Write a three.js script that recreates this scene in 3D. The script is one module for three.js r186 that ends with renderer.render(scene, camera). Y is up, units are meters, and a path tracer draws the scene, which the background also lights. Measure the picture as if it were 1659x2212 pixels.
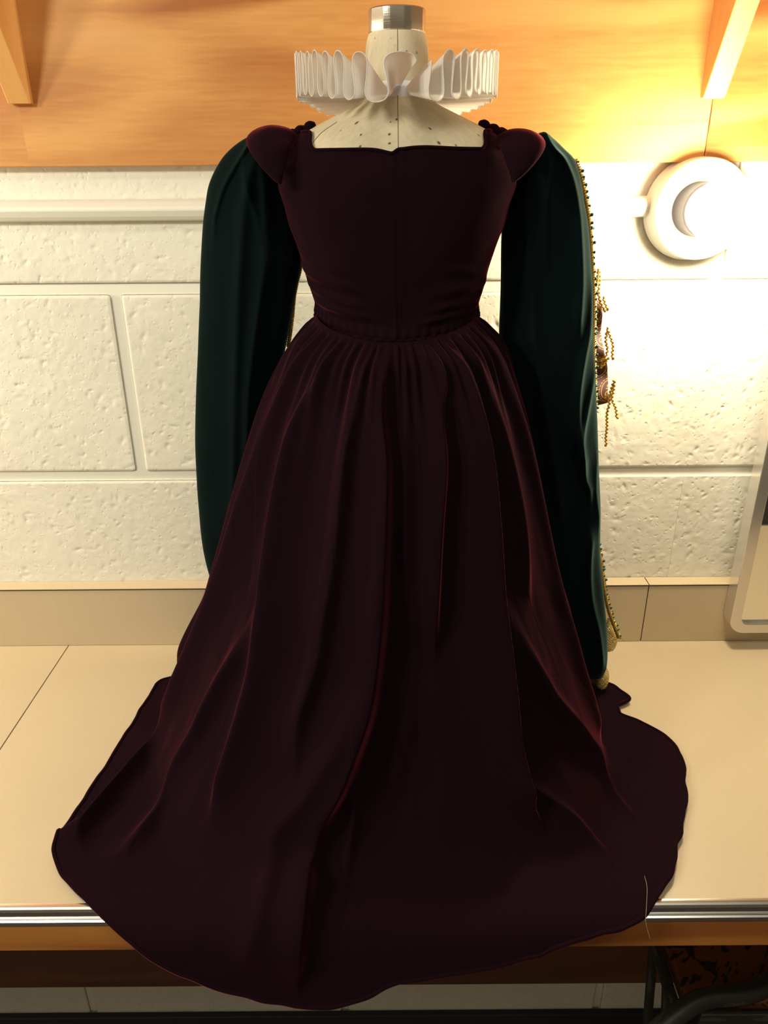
import * as THREE from 'three';
import { RoundedBoxGeometry } from 'three/addons/geometries/RoundedBoxGeometry.js';
import { RectAreaLightUniformsLib } from 'three/addons/lights/RectAreaLightUniformsLib.js';
import { mergeGeometries, mergeVertices, toCreasedNormals } from 'three/addons/utils/BufferGeometryUtils.js';

// ---------------------------------------------------------------- camera, renderer, room light
const scene = new THREE.Scene();
scene.background = new THREE.Color(0x000000);
const camera = new THREE.PerspectiveCamera(2 * Math.atan(1106 / 1650) * 180 / Math.PI, 1659 / 2212, 0.02, 20);
camera.position.set(0, 0.5226, 0.80);
camera.rotation.set(-24 * Math.PI / 180, 0, -0.0075);
scene.add(camera);
const renderer = new THREE.WebGLRenderer({ antialias: true });
renderer.toneMapping = THREE.LinearToneMapping;
renderer.toneMappingExposure = 1.07;
renderer.shadowMap.enabled = true;
RectAreaLightUniformsLib.init();

const ROOM = { x0: -1.9, x1: 1.9, z1: 3.1, y0: -0.81, y1: 1.75 };
const FILL_COLOR = new THREE.Color().setRGB(1, 0.95, 0.78), FILL = 8.5;          // ceiling panel (0.9 x 0.3)
const FIXTURES = [[0.35, 1.25, 1.0]];                                          // x, z, share of FILL
const GLOBES = [[-0.70, 0.88, 0.86, 1.12], [-1.14, 0.88, 0.86, 1.35]];           // hanging globe lamps: x, y, z, candela
const LAMP_COLOR = new THREE.Color().setRGB(1, 0.86, 0.58), LAMP = 0.48;       // candela of one bare bulb
const LAMPS = [[0.302, 0.488], [-0.76, 0.488]];                                // x, y on the back wall

// ---------------------------------------------------------------- helpers
function rng(seed) { let a = seed >>> 0; return () => { a = (a + 0x6D2B79F5) | 0; let t = Math.imul(a ^ (a >>> 15), 1 | a); t = (t + Math.imul(t ^ (t >>> 7), 61 | t)) ^ t; return ((t ^ (t >>> 14)) >>> 0) / 4294967296; }; }
function noise2(seed) {                                   // value noise with a period
  const R = rng(seed), T = new Float32Array(65536); for (let i = 0; i < 65536; i++) T[i] = R();
  return (x, y, px = 256, py = 256) => {
    const xi = Math.floor(x), yi = Math.floor(y), fx = x - xi, fy = y - yi, m = (a, n) => ((a % n) + n) % n;
    const u = fx * fx * (3 - 2 * fx), v = fy * fy * (3 - 2 * fy);
    const g = (i, j) => T[(m(i, px) & 255) + 256 * (m(j, py) & 255)];
    return (g(xi, yi) * (1 - u) + g(xi + 1, yi) * u) * (1 - v) + (g(xi, yi + 1) * (1 - u) + g(xi + 1, yi + 1) * u) * v;
  };
}
function makeTexture(w, h, fn, srgb = true) {
  const d = new Uint8Array(w * h * 4);
  for (let j = 0; j < h; j++) for (let i = 0; i < w; i++) {
    const c = fn(i / w, j / h, i, j), k = 4 * (j * w + i);
    d[k] = Math.max(0, Math.min(255, c[0] * 255)); d[k + 1] = Math.max(0, Math.min(255, c[1] * 255)); d[k + 2] = Math.max(0, Math.min(255, c[2] * 255)); d[k + 3] = 255;
  }
  const t = new THREE.DataTexture(d, w, h); t.wrapS = t.wrapT = THREE.RepeatWrapping; t.magFilter = THREE.LinearFilter; t.minFilter = THREE.LinearMipmapLinearFilter; t.generateMipmaps = true;
  if (srgb) t.colorSpace = THREE.SRGBColorSpace; t.needsUpdate = true; return t;
}
const taken = {};
function numbered(name) { const n = taken[name] = (taken[name] ?? -1) + 1; return n ? `${name}_${String(n).padStart(3, '0')}` : name; }
function mesh(name, geo, mat, parent = scene) {
  const m = new THREE.Mesh(Array.isArray(geo) ? mergeGeometries(geo.map(g => g.index ? g.toNonIndexed() : g)) : geo, mat);
  m.name = parent === scene ? numbered(name) : name; m.castShadow = m.receiveShadow = true; parent.add(m); return m;
}
function thing(name, label, category, [x, y, z] = [0, 0, 0], group) {
  const g = new THREE.Group(); g.name = numbered(name); g.position.set(x, y, z); g.userData = { label, category }; if (group) g.userData.group = group; scene.add(g); return g;
}
function struct(o, label, category) { o.userData = { kind: 'structure', label, category }; return o; }
function part(o, label) { o.userData.label = label; return o; }
const V = (x, y, z) => new THREE.Vector3(x, y, z);
function box(x0, x1, y0, y1, z0, z1, r = 0) {
  const w = x1 - x0, h = y1 - y0, d = z1 - z0;
  const g = r ? new RoundedBoxGeometry(w, h, d, 2, r) : new THREE.BoxGeometry(w, h, d); g.translate((x0 + x1) / 2, (y0 + y1) / 2, (z0 + z1) / 2); return g;
}
function metreUV(g, s = 1, ox = 0, oy = 0, turn = false) {        // uv in metres / s, by the way each face points
  const p = g.attributes.position, n = g.attributes.normal, uv = new Float32Array(p.count * 2);
  for (let i = 0; i < p.count; i++) {
    const ax = Math.abs(n.getX(i)), ay = Math.abs(n.getY(i)), az = Math.abs(n.getZ(i)); let u, v;
    if (az >= ax && az >= ay) { u = p.getX(i); v = p.getY(i); } else if (ay >= ax) { u = p.getX(i); v = p.getZ(i); } else { u = p.getZ(i); v = p.getY(i); }
    if (turn) [u, v] = [v, u];
    uv[2 * i] = u / s + ox; uv[2 * i + 1] = v / s + oy;
  }
  g.setAttribute('uv', new THREE.BufferAttribute(uv, 2)); return g;
}
function tube(pts, r, seg = 40, rad = 8, closed = false) { return new THREE.TubeGeometry(new THREE.CatmullRomCurve3(pts.map(p => p.isVector3 ? p : V(...p)), closed, 'centripetal'), seg, r, rad, closed); }
function cappedTube(pts, r, seg = 40, rad = 10) {
  const a = V(...pts[0]), b = V(...pts[pts.length - 1]);
  return [tube(pts, r, seg, rad), new THREE.SphereGeometry(r, rad, 6).translate(a.x, a.y, a.z), new THREE.SphereGeometry(r, rad, 6).translate(b.x, b.y, b.z)];
}
function sheet(rows, closed = false) {                     // rows of points -> one smooth surface; closed joins each row's end to its start
  const R = rows.length, n = rows[0].length, C = closed ? n + 1 : n, pos = new Float32Array(R * C * 3), uv = new Float32Array(R * C * 2), idx = [];
  for (let i = 0; i < R; i++) for (let j = 0; j < C; j++) {
    const p = rows[i][j % n], k = i * C + j; pos[3 * k] = p.x ?? p[0]; pos[3 * k + 1] = p.y ?? p[1]; pos[3 * k + 2] = p.z ?? p[2]; uv[2 * k] = j / (C - 1); uv[2 * k + 1] = i / (R - 1);
    if (i < R - 1 && j < C - 1) idx.push(k, k + 1, k + C, k + 1, k + C + 1, k + C);
  }
  const g = new THREE.BufferGeometry(); g.setAttribute('position', new THREE.BufferAttribute(pos, 3)); g.setAttribute('uv', new THREE.BufferAttribute(uv, 2)); g.setIndex(idx); g.computeVertexNormals();
  if (closed) { const N = g.attributes.normal; for (let i = 0; i < R; i++) { const a = i * C, b = a + C - 1, v = V(N.getX(a) + N.getX(b), N.getY(a) + N.getY(b), N.getZ(a) + N.getZ(b)).normalize(); N.setXYZ(a, v.x, v.y, v.z); N.setXYZ(b, v.x, v.y, v.z); } }
  return g;
}
function lerpRows(rows, x, k) {                            // rows sorted by column 0, either way; smooth monotone look-up of column k
  const up = rows[rows.length - 1][0] > rows[0][0]; let i = 0;
  while (i < rows.length - 2 && (up ? rows[i + 1][0] <= x : rows[i + 1][0] >= x)) i++;
  const p = rows[i], q = rows[i + 1], o = rows[Math.max(0, i - 1)], w = rows[Math.min(rows.length - 1, i + 2)];
  const h = q[0] - p[0], t = Math.min(1, Math.max(0, (x - p[0]) / h)), m0 = i > 0 ? (q[k] - o[k]) / (q[0] - o[0]) : (q[k] - p[k]) / h, m1 = i + 2 < rows.length ? (w[k] - p[k]) / (w[0] - p[0]) : (q[k] - p[k]) / h;
  const t2 = t * t, t3 = t2 * t; return (2 * t3 - 3 * t2 + 1) * p[k] + (t3 - 2 * t2 + t) * h * m0 + (3 * t2 - 2 * t3) * q[k] + (t3 - t2) * h * m1;
}
const smooth = (a, b, x) => { const t = Math.min(1, Math.max(0, (x - a) / (b - a))); return t * t * (3 - 2 * t); };
// ---------------------------------------------------------------- materials
const N1 = noise2(11), N2 = noise2(23), N3 = noise2(37);
const fbm = (N, x, y, p, o = 4) => { let s = 0, a = .5, f = 1; for (let i = 0; i < o; i++) { s += a * N(x * f, y * f, p * f, p * f); a *= .5; f *= 2; } return s; };
const S = 1024, pits = new Float32Array(S * S).fill(1);
{ const R = rng(5);                                        // pitted face of a painted concrete block: little holes, ridges and grains
  for (let k = 0; k < 7000; k++) {
    const x = R() * S, y = R() * S, big = R() ** 5, r = 1.3 + 5.5 * big, e = 1 + 1.2 * R(), a = R() * 3.14, dep = .16 + .5 * R() * (.4 + big), up = R() < .3 ? -.5 : 1, c = Math.cos(a), s = Math.sin(a), L = Math.ceil(r * e * 1.6);
    for (let j = -L; j <= L; j++) for (let i = -L; i <= L; i++) { const u = (i * c + j * s) / (r * e), v = (-i * s + j * c) / r, q = u * u + v * v; if (q < 2.2) pits[((Math.floor(y + j) + S) % S) * S + (Math.floor(x + i) + S) % S] -= up * dep * Math.exp(-q * 1.6); }
  } }
const blockBump = makeTexture(S, S, (u, v, i, j) => { const h = .5 * pits[j * S + i] + .30 * fbm(N1, u * 70, v * 70, 70, 2) + .16 * fbm(N2, u * 9, v * 9, 9, 3); return [h, h, h]; }, false);
const blockTone = makeTexture(512, 512, (u, v) => { const a = fbm(N2, u * 6, v * 6, 6, 4), b = fbm(N3, u * 40, v * 40, 40, 2), k = .97 + .05 * (a - .5) + .03 * (b - .5); return [.93 * k, .915 * k, .865 * k]; });
const paint = new THREE.MeshPhysicalMaterial({ map: blockTone, bumpMap: blockBump, bumpScale: .0022, roughness: .55, specularIntensity: .6 });
const paintSmooth = new THREE.MeshPhysicalMaterial({ color: new THREE.Color().setRGB(.80, .78, .70), roughness: .45 });
const mortarPaint = new THREE.MeshPhysicalMaterial({ color: new THREE.Color().setRGB(.82, .80, .71), roughness: .6 });
const roomPaint = new THREE.MeshStandardMaterial({ color: new THREE.Color().setRGB(.42, .39, .34), roughness: .9 });
function woodTexture(seed, dark, mid, light) {
  const A = noise2(seed), B = noise2(seed + 1), C = noise2(seed + 2);
  return makeTexture(2048, 1024, (u, v) => {
    const warp = fbm(A, u * 2.2, v * 6, 256, 3), drift = fbm(C, u * 3 + 3, v * 3, 256, 2);
    const ring = .5 + .5 * Math.sin(2 * Math.PI * (v * 8 + warp * 3.0 + .4 * drift));
    const streak = Math.max(0, 1 - Math.abs(B(u * 1.6 + .2 * drift, v * 30 + 3 * warp) - .5) * 8) * smooth(.40, .75, A(u * 2.5 + 50, v * 14 + 20));
    const band = fbm(B, u * 1.2, v * 9 + 40, 256, 3), fibre = C(u * 22, v * 440) * .5 + C(u * 70 + 9, v * 700) * .5;
    let k = .26 * ring ** 4 + 1.05 * band + .16 * (fibre - .5) - .13 - .75 * streak; k = Math.min(1, Math.max(0, k));
    const c = k < .5 ? dark.map((d, n) => d + (mid[n] - d) * k * 2) : mid.map((d, n) => d + (light[n] - d) * (k - .5) * 2); return c;
  });
}
const woodMap = woodTexture(101, [.66, .40, .20], [.85, .62, .36], [.91, .71, .46]);
const wood = new THREE.MeshPhysicalMaterial({ map: woodMap, roughness: .5, specularIntensity: .6 });
const woodDark = new THREE.MeshPhysicalMaterial({ map: woodTexture(140, [.36, .19, .08], [.47, .27, .11], [.55, .34, .16]), roughness: .5 });
const fasciaWood = new THREE.MeshPhysicalMaterial({ map: woodTexture(170, [.58, .34, .14], [.70, .45, .20], [.76, .53, .27]), roughness: .5 });
const laminateMap = makeTexture(1024, 1024, (u, v, i, j) => { const a = fbm(N1, u * 5, v * 5, 5, 4) - .47, b = N3(i * .5, j * .5, 512, 512) - .5, k = 1 + .05 * a + .012 * b; return [.775 * k, .705 * k, .59 * k]; });
const laminate = new THREE.MeshPhysicalMaterial({ map: laminateMap, roughness: .38, specularIntensity: .8 });
const darkLine = new THREE.MeshStandardMaterial({ color: new THREE.Color().setRGB(.05, .03, .018), roughness: .8 });
const brushMap = makeTexture(256, 512, (u, v, i, j) => { const k = .5 + .5 * N2(i * .02, j * .9, 256, 256); return [k, k, k]; }, false);
const aluminium = new THREE.MeshPhysicalMaterial({ color: new THREE.Color().setRGB(.62, .60, .58), metalness: 1, roughness: .27 });
const porcelain = new THREE.MeshPhysicalMaterial({ color: new THREE.Color().setRGB(.80, .78, .74), roughness: .25 });
const socketMat = new THREE.MeshPhysicalMaterial({ color: new THREE.Color().setRGB(.055, .045, .055), roughness: .5 });
const blackVinyl = new THREE.MeshStandardMaterial({ color: new THREE.Color().setRGB(.012, .011, .013), roughness: .6 });
const floorMat = new THREE.MeshStandardMaterial({ map: makeTexture(512, 512, (u, v) => { const k = .30 + .05 * fbm(N2, u * 12, v * 12, 12, 3); return [k, k * .95, k * .92]; }), roughness: .5 });
const mirrorGlass = new THREE.MeshPhysicalMaterial({ color: new THREE.Color().setRGB(.86, .86, .82), metalness: 1, roughness: .015 });
const frameMetal = new THREE.MeshPhysicalMaterial({ color: new THREE.Color().setRGB(.70, .67, .64), metalness: .85, roughness: .22 });

// ---------------------------------------------------------------- the room
{ const { x0, x1, z1, y0, y1 } = ROOM, t = .12;
  struct(mesh('floor', metreUV(box(x0 - t, x1 + t, y0 - t, y0, -t, z1 + t), .5), floorMat), 'dark floor under the counter', 'floor');
  struct(mesh('ceiling', box(x0 - t, x1 + t, y1, y1 + t, -t, z1 + t), roomPaint), 'plain painted ceiling of the room', 'ceiling');
  struct(mesh('wall_left', box(x0 - t, x0, y0, y1, 0, z1), roomPaint), 'plain painted wall on the left of the room', 'wall');
  struct(mesh('wall_right', box(x1, x1 + t, y0, y1, 0, z1), roomPaint), 'plain painted wall on the right of the room', 'wall');
  struct(mesh('wall_front', box(x0 - t, x1 + t, y0, y1, z1, z1 + t), roomPaint), 'plain painted wall opposite the counter', 'wall');
}
const wallBack = struct(new THREE.Group(), 'cream painted concrete block wall behind the counter', 'wall'); wallBack.name = 'wall_back'; scene.add(wallBack);
mesh('mortar', metreUV(box(ROOM.x0 - .12, ROOM.x1 + .12, ROOM.y0, ROOM.y1, -.12, -.0036), .6), mortarPaint, wallBack);
{ const R = rng(77), bw = .4064, bh = .2032, j = .0048;
  for (let c = -6; c <= 1; c++) {
    const yb = .2126 + c * bh, off = (c & 1) === 0 ? -.272 : -.272 + bw / 2;
    for (let k = -3; k <= 4; k++) {
      const xa = off + k * bw; let y0 = yb + j; if (y0 < ROOM.y0) y0 = ROOM.y0;
      const slim = c === -1 && Math.abs(xa - .337) < .03 || c === -1 && Math.abs(xa + bw - .337) < .03;   // one joint nearly filled with paint
      const g = box(xa + (slim && Math.abs(xa - .337) < .03 ? -.0001 : j), xa + bw - (slim && Math.abs(xa + bw - .337) < .03 ? -.0001 : j), y0, yb + bh - j, -.05, .0006 * (R() - .5), slim ? .0007 : .0045);
      mesh('block', metreUV(g, .52, R(), R()), paint, wallBack);
    }
  } }
// baseboard and the dark wooden rail low on the wall
struct(mesh('baseboard_back', box(ROOM.x0, ROOM.x1, ROOM.y0, -.713, .0005, .011, .002), blackVinyl), 'black vinyl base along the foot of the block wall', 'baseboard');
struct(mesh('trim_1', metreUV(box(-.603, 1.3, -.622, -.47, .0006, .021).toNonIndexed(), 1), woodDark), 'dark wooden rail fixed low on the block wall under the counter', 'rail');

// ---------------------------------------------------------------- wall shelf: two back boards, brackets, shelf
const shelf = thing('wall_shelf', 'varnished orange wooden shelf unit with back boards and angled brackets on the wall', 'shelf', [0, .529, 0]);
const SY = .529;
{ const b1 = metreUV(box(-1.3, .3022, 0, .40, .0006, .0125, .0012), 1, .33, .62), b2 = metreUV(box(.3030, 1.5, 0, .40, .0006, .0125, .0012), 1, .71, .27);
  mesh('back_board', b1, wood, shelf); mesh('back_board', b2, wood, shelf);
  for (const x of [-.3165, .3105]) {
    const s = new THREE.Shape([[.0126, .053], [.0195, .053], [.215, .37], [.215, .395], [.0126, .395]].map(p => new THREE.Vector2(...p)));
    const g = new THREE.ExtrudeGeometry(s, { depth: .0185, bevelEnabled: true, bevelSize: .0007, bevelThickness: .0007, bevelSegments: 1 }); g.rotateY(-Math.PI / 2); g.translate(x - .0007, 0, 0);
    mesh('bracket', metreUV(g, 1, .4 + x, .1, true), wood, shelf);
  }
  mesh('shelf_board', metreUV(box(-1.3, 1.5, .3965, .4155, .0006, .245, .0015), 1, .1, .9), wood, shelf);
}

// ---------------------------------------------------------------- surface raceway and the bare bulb lamps
const raceway = thing('raceway', 'white painted metal cable raceway running level along the block wall', 'raceway', [0, .4805, 0]);
{ const prof = [[0, 0], [0, .0045], [.0015, .010], [.0045, .0142], [.0095, .0155], [.0140, .0148], [.0172, .0115], [.0190, .0055], [.0195, 0]];
  for (const [a, b] of [[-.718, .2625], [.345, 1.3], [-1.7, -.803]]) {
    const rows = [a, b].map(x => prof.map(([y, z]) => [x, y, z + .0004])), g = toCreasedNormals(sheet(rows), .9);
    const s = new THREE.Shape(prof.map(([y, z]) => new THREE.Vector2(y, z))), e1 = new THREE.ShapeGeometry(s);
    const cap = x => { const c = e1.clone(), p = c.attributes.position; for (let i = 0; i < p.count; i++) p.setXYZ(i, x, p.getX(i), p.getY(i)); c.computeVertexNormals(); return c; };
    mesh('channel', [g, cap(a), cap(b)], paintSmooth, raceway);
  } }
LAMPS.forEach(([x, y], n) => {
  const t = thing('wall_lamp', n ? 'bare bulb lampholder on the wall beyond the left edge of the picture' : 'white round porcelain lampholder with a glowing bare bulb under the shelf', 'lamp', [x, y, .001]);
  const lathe = (pts, seg = 64) => { const g = new THREE.LatheGeometry(pts.map(p => new THREE.Vector2(...p)), seg); g.rotateX(Math.PI / 2); return g; };
  mesh('base', lathe([[0, 0], [.0475, 0], [.0475, .003], [.0462, .006], [.0455, .021], [.0452, .0265], [.0440, .0290], [.0420, .0298], [.0330, .0290], [.0310, .0268], [.0262, .0165], [.0245, .0150], [0, .0150]]), porcelain, t);
  mesh('socket', lathe([[.0245, .014], [.0242, .0430], [.0232, .0450], [.0215, .0450], [.0205, .0435], [.0200, .016]]), socketMat, t);
  const bulb = mesh('bulb', lathe([[.0130, .017], [.0132, .034], [.0150, .042], [.0215, .055], [.0275, .066], [.0302, .078], [.0302, .086], [.0280, .098], [.0220, .1075], [.0120, .1135], [0, .1150]], 48),
    new THREE.MeshPhysicalMaterial({ color: 0xffffff, emissive: LAMP_COLOR, emissiveIntensity: 5, roughness: .4 }), t);
  part(bulb, 'glowing white bulb');
  const l = new THREE.PointLight(LAMP_COLOR, LAMP, 0, 2); l.position.set(0, 0, .082); l.castShadow = true; l.shadow.radius = 1.6; l.name = 'bulb_light'; t.add(l);
});
FIXTURES.forEach(([x, z, k], n) => {
  const t = thing('ceiling_light', 'flat ceiling light panel above the place of the camera', 'ceiling light', [x, ROOM.y1, z]);
  mesh('housing', [box(-.47, .47, -.06, -.001, -.17, -.152), box(-.47, .47, -.06, -.001, .152, .17), box(-.47, -.452, -.06, -.001, -.152, .152), box(.452, .47, -.06, -.001, -.152, .152)], paintSmooth, t);
  mesh('diffuser', box(-.452, .452, -.05, -.042, -.152, .152), new THREE.MeshStandardMaterial({ color: 0xffffff, emissive: FILL_COLOR, emissiveIntensity: 1.5 * k, roughness: .8 }), t);
  const l = new THREE.RectAreaLight(FILL_COLOR, FILL * k, .9, .3); l.position.set(0, -.062, 0); l.rotation.x = -Math.PI / 2; l.name = 'panel_light'; t.add(l);
});

GLOBES.forEach(([x, y, z, cd], n) => {
  const t = thing('pendant_lamp', n ? 'hanging white globe lamp at the far left of the room' : 'hanging white globe lamp nearer the counter on the left', 'pendant lamp', [x, ROOM.y1, z]), d = y - ROOM.y1;
  mesh('canopy', new THREE.CylinderGeometry(.05, .055, .02, 32).translate(0, -.0105, 0), paintSmooth, t); mesh('rod', new THREE.CylinderGeometry(.005, .005, -d - .02, 12).translate(0, d / 2, 0), aluminium, t);
  mesh('globe_bulb', new THREE.SphereGeometry(.085, 40, 24).translate(0, d, 0), new THREE.MeshStandardMaterial({ color: 0xffffff, emissive: FILL_COLOR, emissiveIntensity: 6, roughness: .6 }), t);
  const l = new THREE.PointLight(FILL_COLOR, cd, 0, 2); l.position.set(0, d, 0); l.castShadow = true; l.shadow.radius = 3.5; l.name = 'globe_light'; t.add(l);
});

// ---------------------------------------------------------------- counter
const counter = thing('counter', 'long cream laminate dressing counter with metal edge and low backsplash', 'counter', [0, 0, 0]);
for (const [a, b] of [[-1.6, -.3846], [-.3837, 1.6]]) mesh('top_panel', metreUV(box(a, b, -.03, 0, .0006, .3768, .0006), .7, a * 3), laminate, counter);
for (const [a, b] of [[-1.6, .3095], [.3106, 1.6]]) {
  mesh('backsplash_panel', metreUV(box(a, b, .0004, .0772, .0006, .0180, .0003), .7, a), laminate, counter);
  mesh('backsplash_cap', metreUV(box(a, b, .0781, .0790, .0006, .0186, .0003), .7, .3 + a), laminate, counter);
}
part(mesh('seam_line', [box(-1.6, 1.6, .0771, .0782, .0010, .0188), box(.3095, .3106, .001, .078, .0010, .0172), box(-.3846, -.3837, -.02, -.0004, .02, .3766)], darkLine, counter), 'dark brown joint line');
{ const s = new THREE.Shape([[.3770, -.004], [.3770, .0007], [.3805, .0007], [.3822, 0], [.3830, -.0022], [.3816, -.0032], [.3814, -.0088], [.3822, -.0092], [.3830, -.0100], [.3822, -.0108], [.3812, -.0112], [.3812, -.0122], [.3822, -.0126], [.3830, -.0134], [.3822, -.0142], [.3814, -.0146], [.3814, -.0192], [.3790, -.0192], [.3790, -.004]].map(p => new THREE.Vector2(...p)));
  const g = new THREE.ExtrudeGeometry(s, { depth: 3.2, bevelEnabled: false }); g.rotateY(-Math.PI / 2); g.translate(1.6, 0, 0);
  part(mesh('edge_trim', toCreasedNormals(g, .5), aluminium, counter), 'ribbed aluminium edge strip');
  part(mesh('fascia', metreUV(box(-1.6, 1.6, -.0500, -.0195, .352, .3800, .001), 1, .2, .45), fasciaWood, counter), 'wooden front rail');
  mesh('under_board', metreUV(box(-1.6, 1.6, -.045, -.03, .0006, .352), 1), woodDark, counter);
  for (const x of [-1.6, 1.575]) mesh('end_panel', metreUV(box(x, x + .025, -.81, -.045, .02, .34), 1), fasciaWood, counter);
}
// ---------------------------------------------------------------- mirror on the wall at the right
const mirror = thing('wall_mirror', 'mirror with rounded corners in a pale metal frame above the counter at the right', 'mirror', [.628, .2575, .0195]);
{ const rr = (w, h, r) => { const s = new THREE.Shape(); s.moveTo(-w + r, -h); s.lineTo(w - r, -h); s.absarc(w - r, -h + r, r, -Math.PI / 2, 0); s.lineTo(w, h - r); s.absarc(w - r, h - r, r, 0, Math.PI / 2); s.lineTo(-w + r, h); s.absarc(-w + r, h - r, r, Math.PI / 2, Math.PI); s.lineTo(-w, -h + r); s.absarc(-w + r, -h + r, r, Math.PI, Math.PI * 1.5); return s; };
  const o = rr(.224, .232, .017), hole = rr(.2135, .2215, .010); o.holes.push(hole);
  const g = new THREE.ExtrudeGeometry(o, { depth: .019, bevelEnabled: true, bevelSize: .001, bevelThickness: .001, bevelSegments: 2, curveSegments: 12 }); mesh('frame', g, frameMetal, mirror);
  mesh('glass', new THREE.ExtrudeGeometry(rr(.2145, .2225, .010), { depth: .004, bevelEnabled: false, curveSegments: 12 }).translate(0, 0, .0105), mirrorGlass, mirror);
  mesh('backing', new THREE.ExtrudeGeometry(rr(.2145, .2225, .010), { depth: .008, bevelEnabled: false, curveSegments: 12 }).translate(0, 0, .002), darkLine, mirror);
  for (const x of [-.12, .09]) mesh('mounting_clip', box(x, x + .03, .12, .17, -.0188, .002), frameMetal, mirror);
}
// ---------------------------------------------------------------- half-scale dress form
const FX = .0120, FZ = .150;
const BODY = [ // height, half width, half depth
  [.385, .0640, .0480], [.4173, .0636, .0455], [.4285, .0660, .0460], [.4433, .0701, .0475], [.4578, .0739, .0490], [.4720, .0781, .0500], [.4859, .0827, .0508], [.4996, .0866, .0510], [.5131, .0898, .0500], [.5262, .0874, .0480], [.5392, .0816, .0452], [.5488, .0728, .0415], [.5519, .0672, .0398], [.5582, .0540, .0360], [.5645, .0398, .0318], [.5691, .0300, .0280], [.5740, .0252, .0254], [.5800, .0238, .0240], [.5978, .0232, .0232], [.6066, .0226, .0226], [.6124, .0212, .0212], [.6150, .0200, .0200]];
function bodyPoint(y, a, grow = 0) {
  const w = lerpRows(BODY, y, 1) + grow, d = lerpRows(BODY, y, 2) + grow, c = Math.cos(a), s = Math.sin(a), q = 2 / (2.0 + .5 * smooth(.56, .53, y) * smooth(.40, .45, y));
  return V(FX + w * Math.sign(c) * Math.abs(c) ** q, y, FZ + d * Math.sign(s) * Math.abs(s) ** q);
}
const linenMap = (() => {
  const R = rng(9), spots = [];
  const T = 1024;
  const at = (x, y, r, dark) => { const w = lerpRows(BODY, y, 1), a = Math.acos(Math.max(-1, Math.min(1, Math.sign(x - FX) * Math.min(1, Math.abs((x - FX) / w)) ** 1.1))); spots.push([a / (2 * Math.PI), (y - .385) / .23, r * .7, dark]); };
  for (const [x, y, r] of [[-.0192, .5549, .0013], [-.0143, .5469, .0009], [.0061, .5470, .0010], [.0071, .5411, .0009], [.0110, .5567, .0009], [.0363, .5506, .0010], [.0398, .5412, .0014], [.0713, .5466, .0009], [-.0125, .5392, .0010], [.0518, .5396, .0008], [.0194, .6000, .0013], [.0060, .5550, .0006], [-.0300, .5500, .0005]]) at(x, y, r, .75);
  for (let k = 0; k < 60; k++) spots.push([R(), .55 + .45 * R(), .0004 + .0016 * R() ** 3, .10 + .22 * R()]);
  const weave = noise2(61), tone = noise2(62);
  return makeTexture(T, T, (u, v) => {
    let k = 1 - .05 * Math.abs(Math.sin(u * 520 * 3.14159)) - .04 * Math.abs(Math.sin(v * 330 * 3.14159)) + .10 * (fbm(tone, u * 12, v * 8, 12, 4) - .47) + .05 * (weave(u * 256, v * 120) - .5), r = 0;
    const y = .385 + .23 * v, w = lerpRows(BODY, y, 1);
    for (const [su, sv, sr, d] of spots) { const dx = (u - su) * 6.283 * w, dy = (v - sv) * .23, q = (dx * dx + dy * dy) / (sr * sr); if (q < 4) r = Math.max(r, d * Math.exp(-q * q * .6)); }
    return [(.875 * (1 - r) + .20 * r) * k, (.825 * (1 - r) + .09 * r) * k, (.71 * (1 - r) + .10 * r) * k];
  });
})();
const linen = new THREE.MeshPhysicalMaterial({ map: linenMap, roughness: .85, specularIntensity: .3 });
const capMetal = new THREE.MeshPhysicalMaterial({ color: new THREE.Color().setRGB(.60, .55, .48), metalness: 1, roughness: .30, anisotropy: .6, bumpMap: brushMap, bumpScale: .00006 });
const threadMat = new THREE.MeshStandardMaterial({ color: new THREE.Color().setRGB(.20, .16, .11), roughness: .9 });
const form = thing('dress_form', 'half-scale cream linen dress form with a steel neck cap, seen from the back', 'mannequin', [FX, 0, FZ]);
{ const rows = []; for (let i = 0; i <= 110; i++) { const y = .385 + .23 * i / 110, r = []; for (let k = 0; k < 120; k++) r.push(bodyPoint(y, 2 * Math.PI * k / 120)); rows.push(r); }
  const local = g => g.translate(-FX, 0, -FZ);
  mesh('torso', local(sheet(rows, true)), linen, form);
  const seam = (a, y1) => { const p = []; for (let i = 0; i <= 60; i++) { const y = .40 + (y1 - .40) * i / 60; p.push(bodyPoint(y, a, .0001)); } return local(tube(p, .00028, 90, 5)); };
  mesh('seam', seam(Math.PI / 2, .6145), threadMat, form); mesh('seam', seam(Math.PI / 2 + .85, .5560), threadMat, form);
  const cap = new THREE.LatheGeometry([[0, .6142], [.0204, .6142], [.0207, .6150], [.0207, .6285], [.0200, .6293], [.0185, .6290], [.0182, .6262], [0, .6262]].map(p => new THREE.Vector2(...p)), 96);
  part(mesh('neck_cap', toCreasedNormals(cap, .6), capMetal, form), 'brushed steel neck cap');
  mesh('stand_pole', new THREE.CylinderGeometry(.008, .008, .39, 24).translate(0, .2, 0), aluminium, form);
  mesh('stand_base', new THREE.CylinderGeometry(.07, .075, .008, 48).translate(0, .0042, 0), aluminium, form);
}
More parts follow.
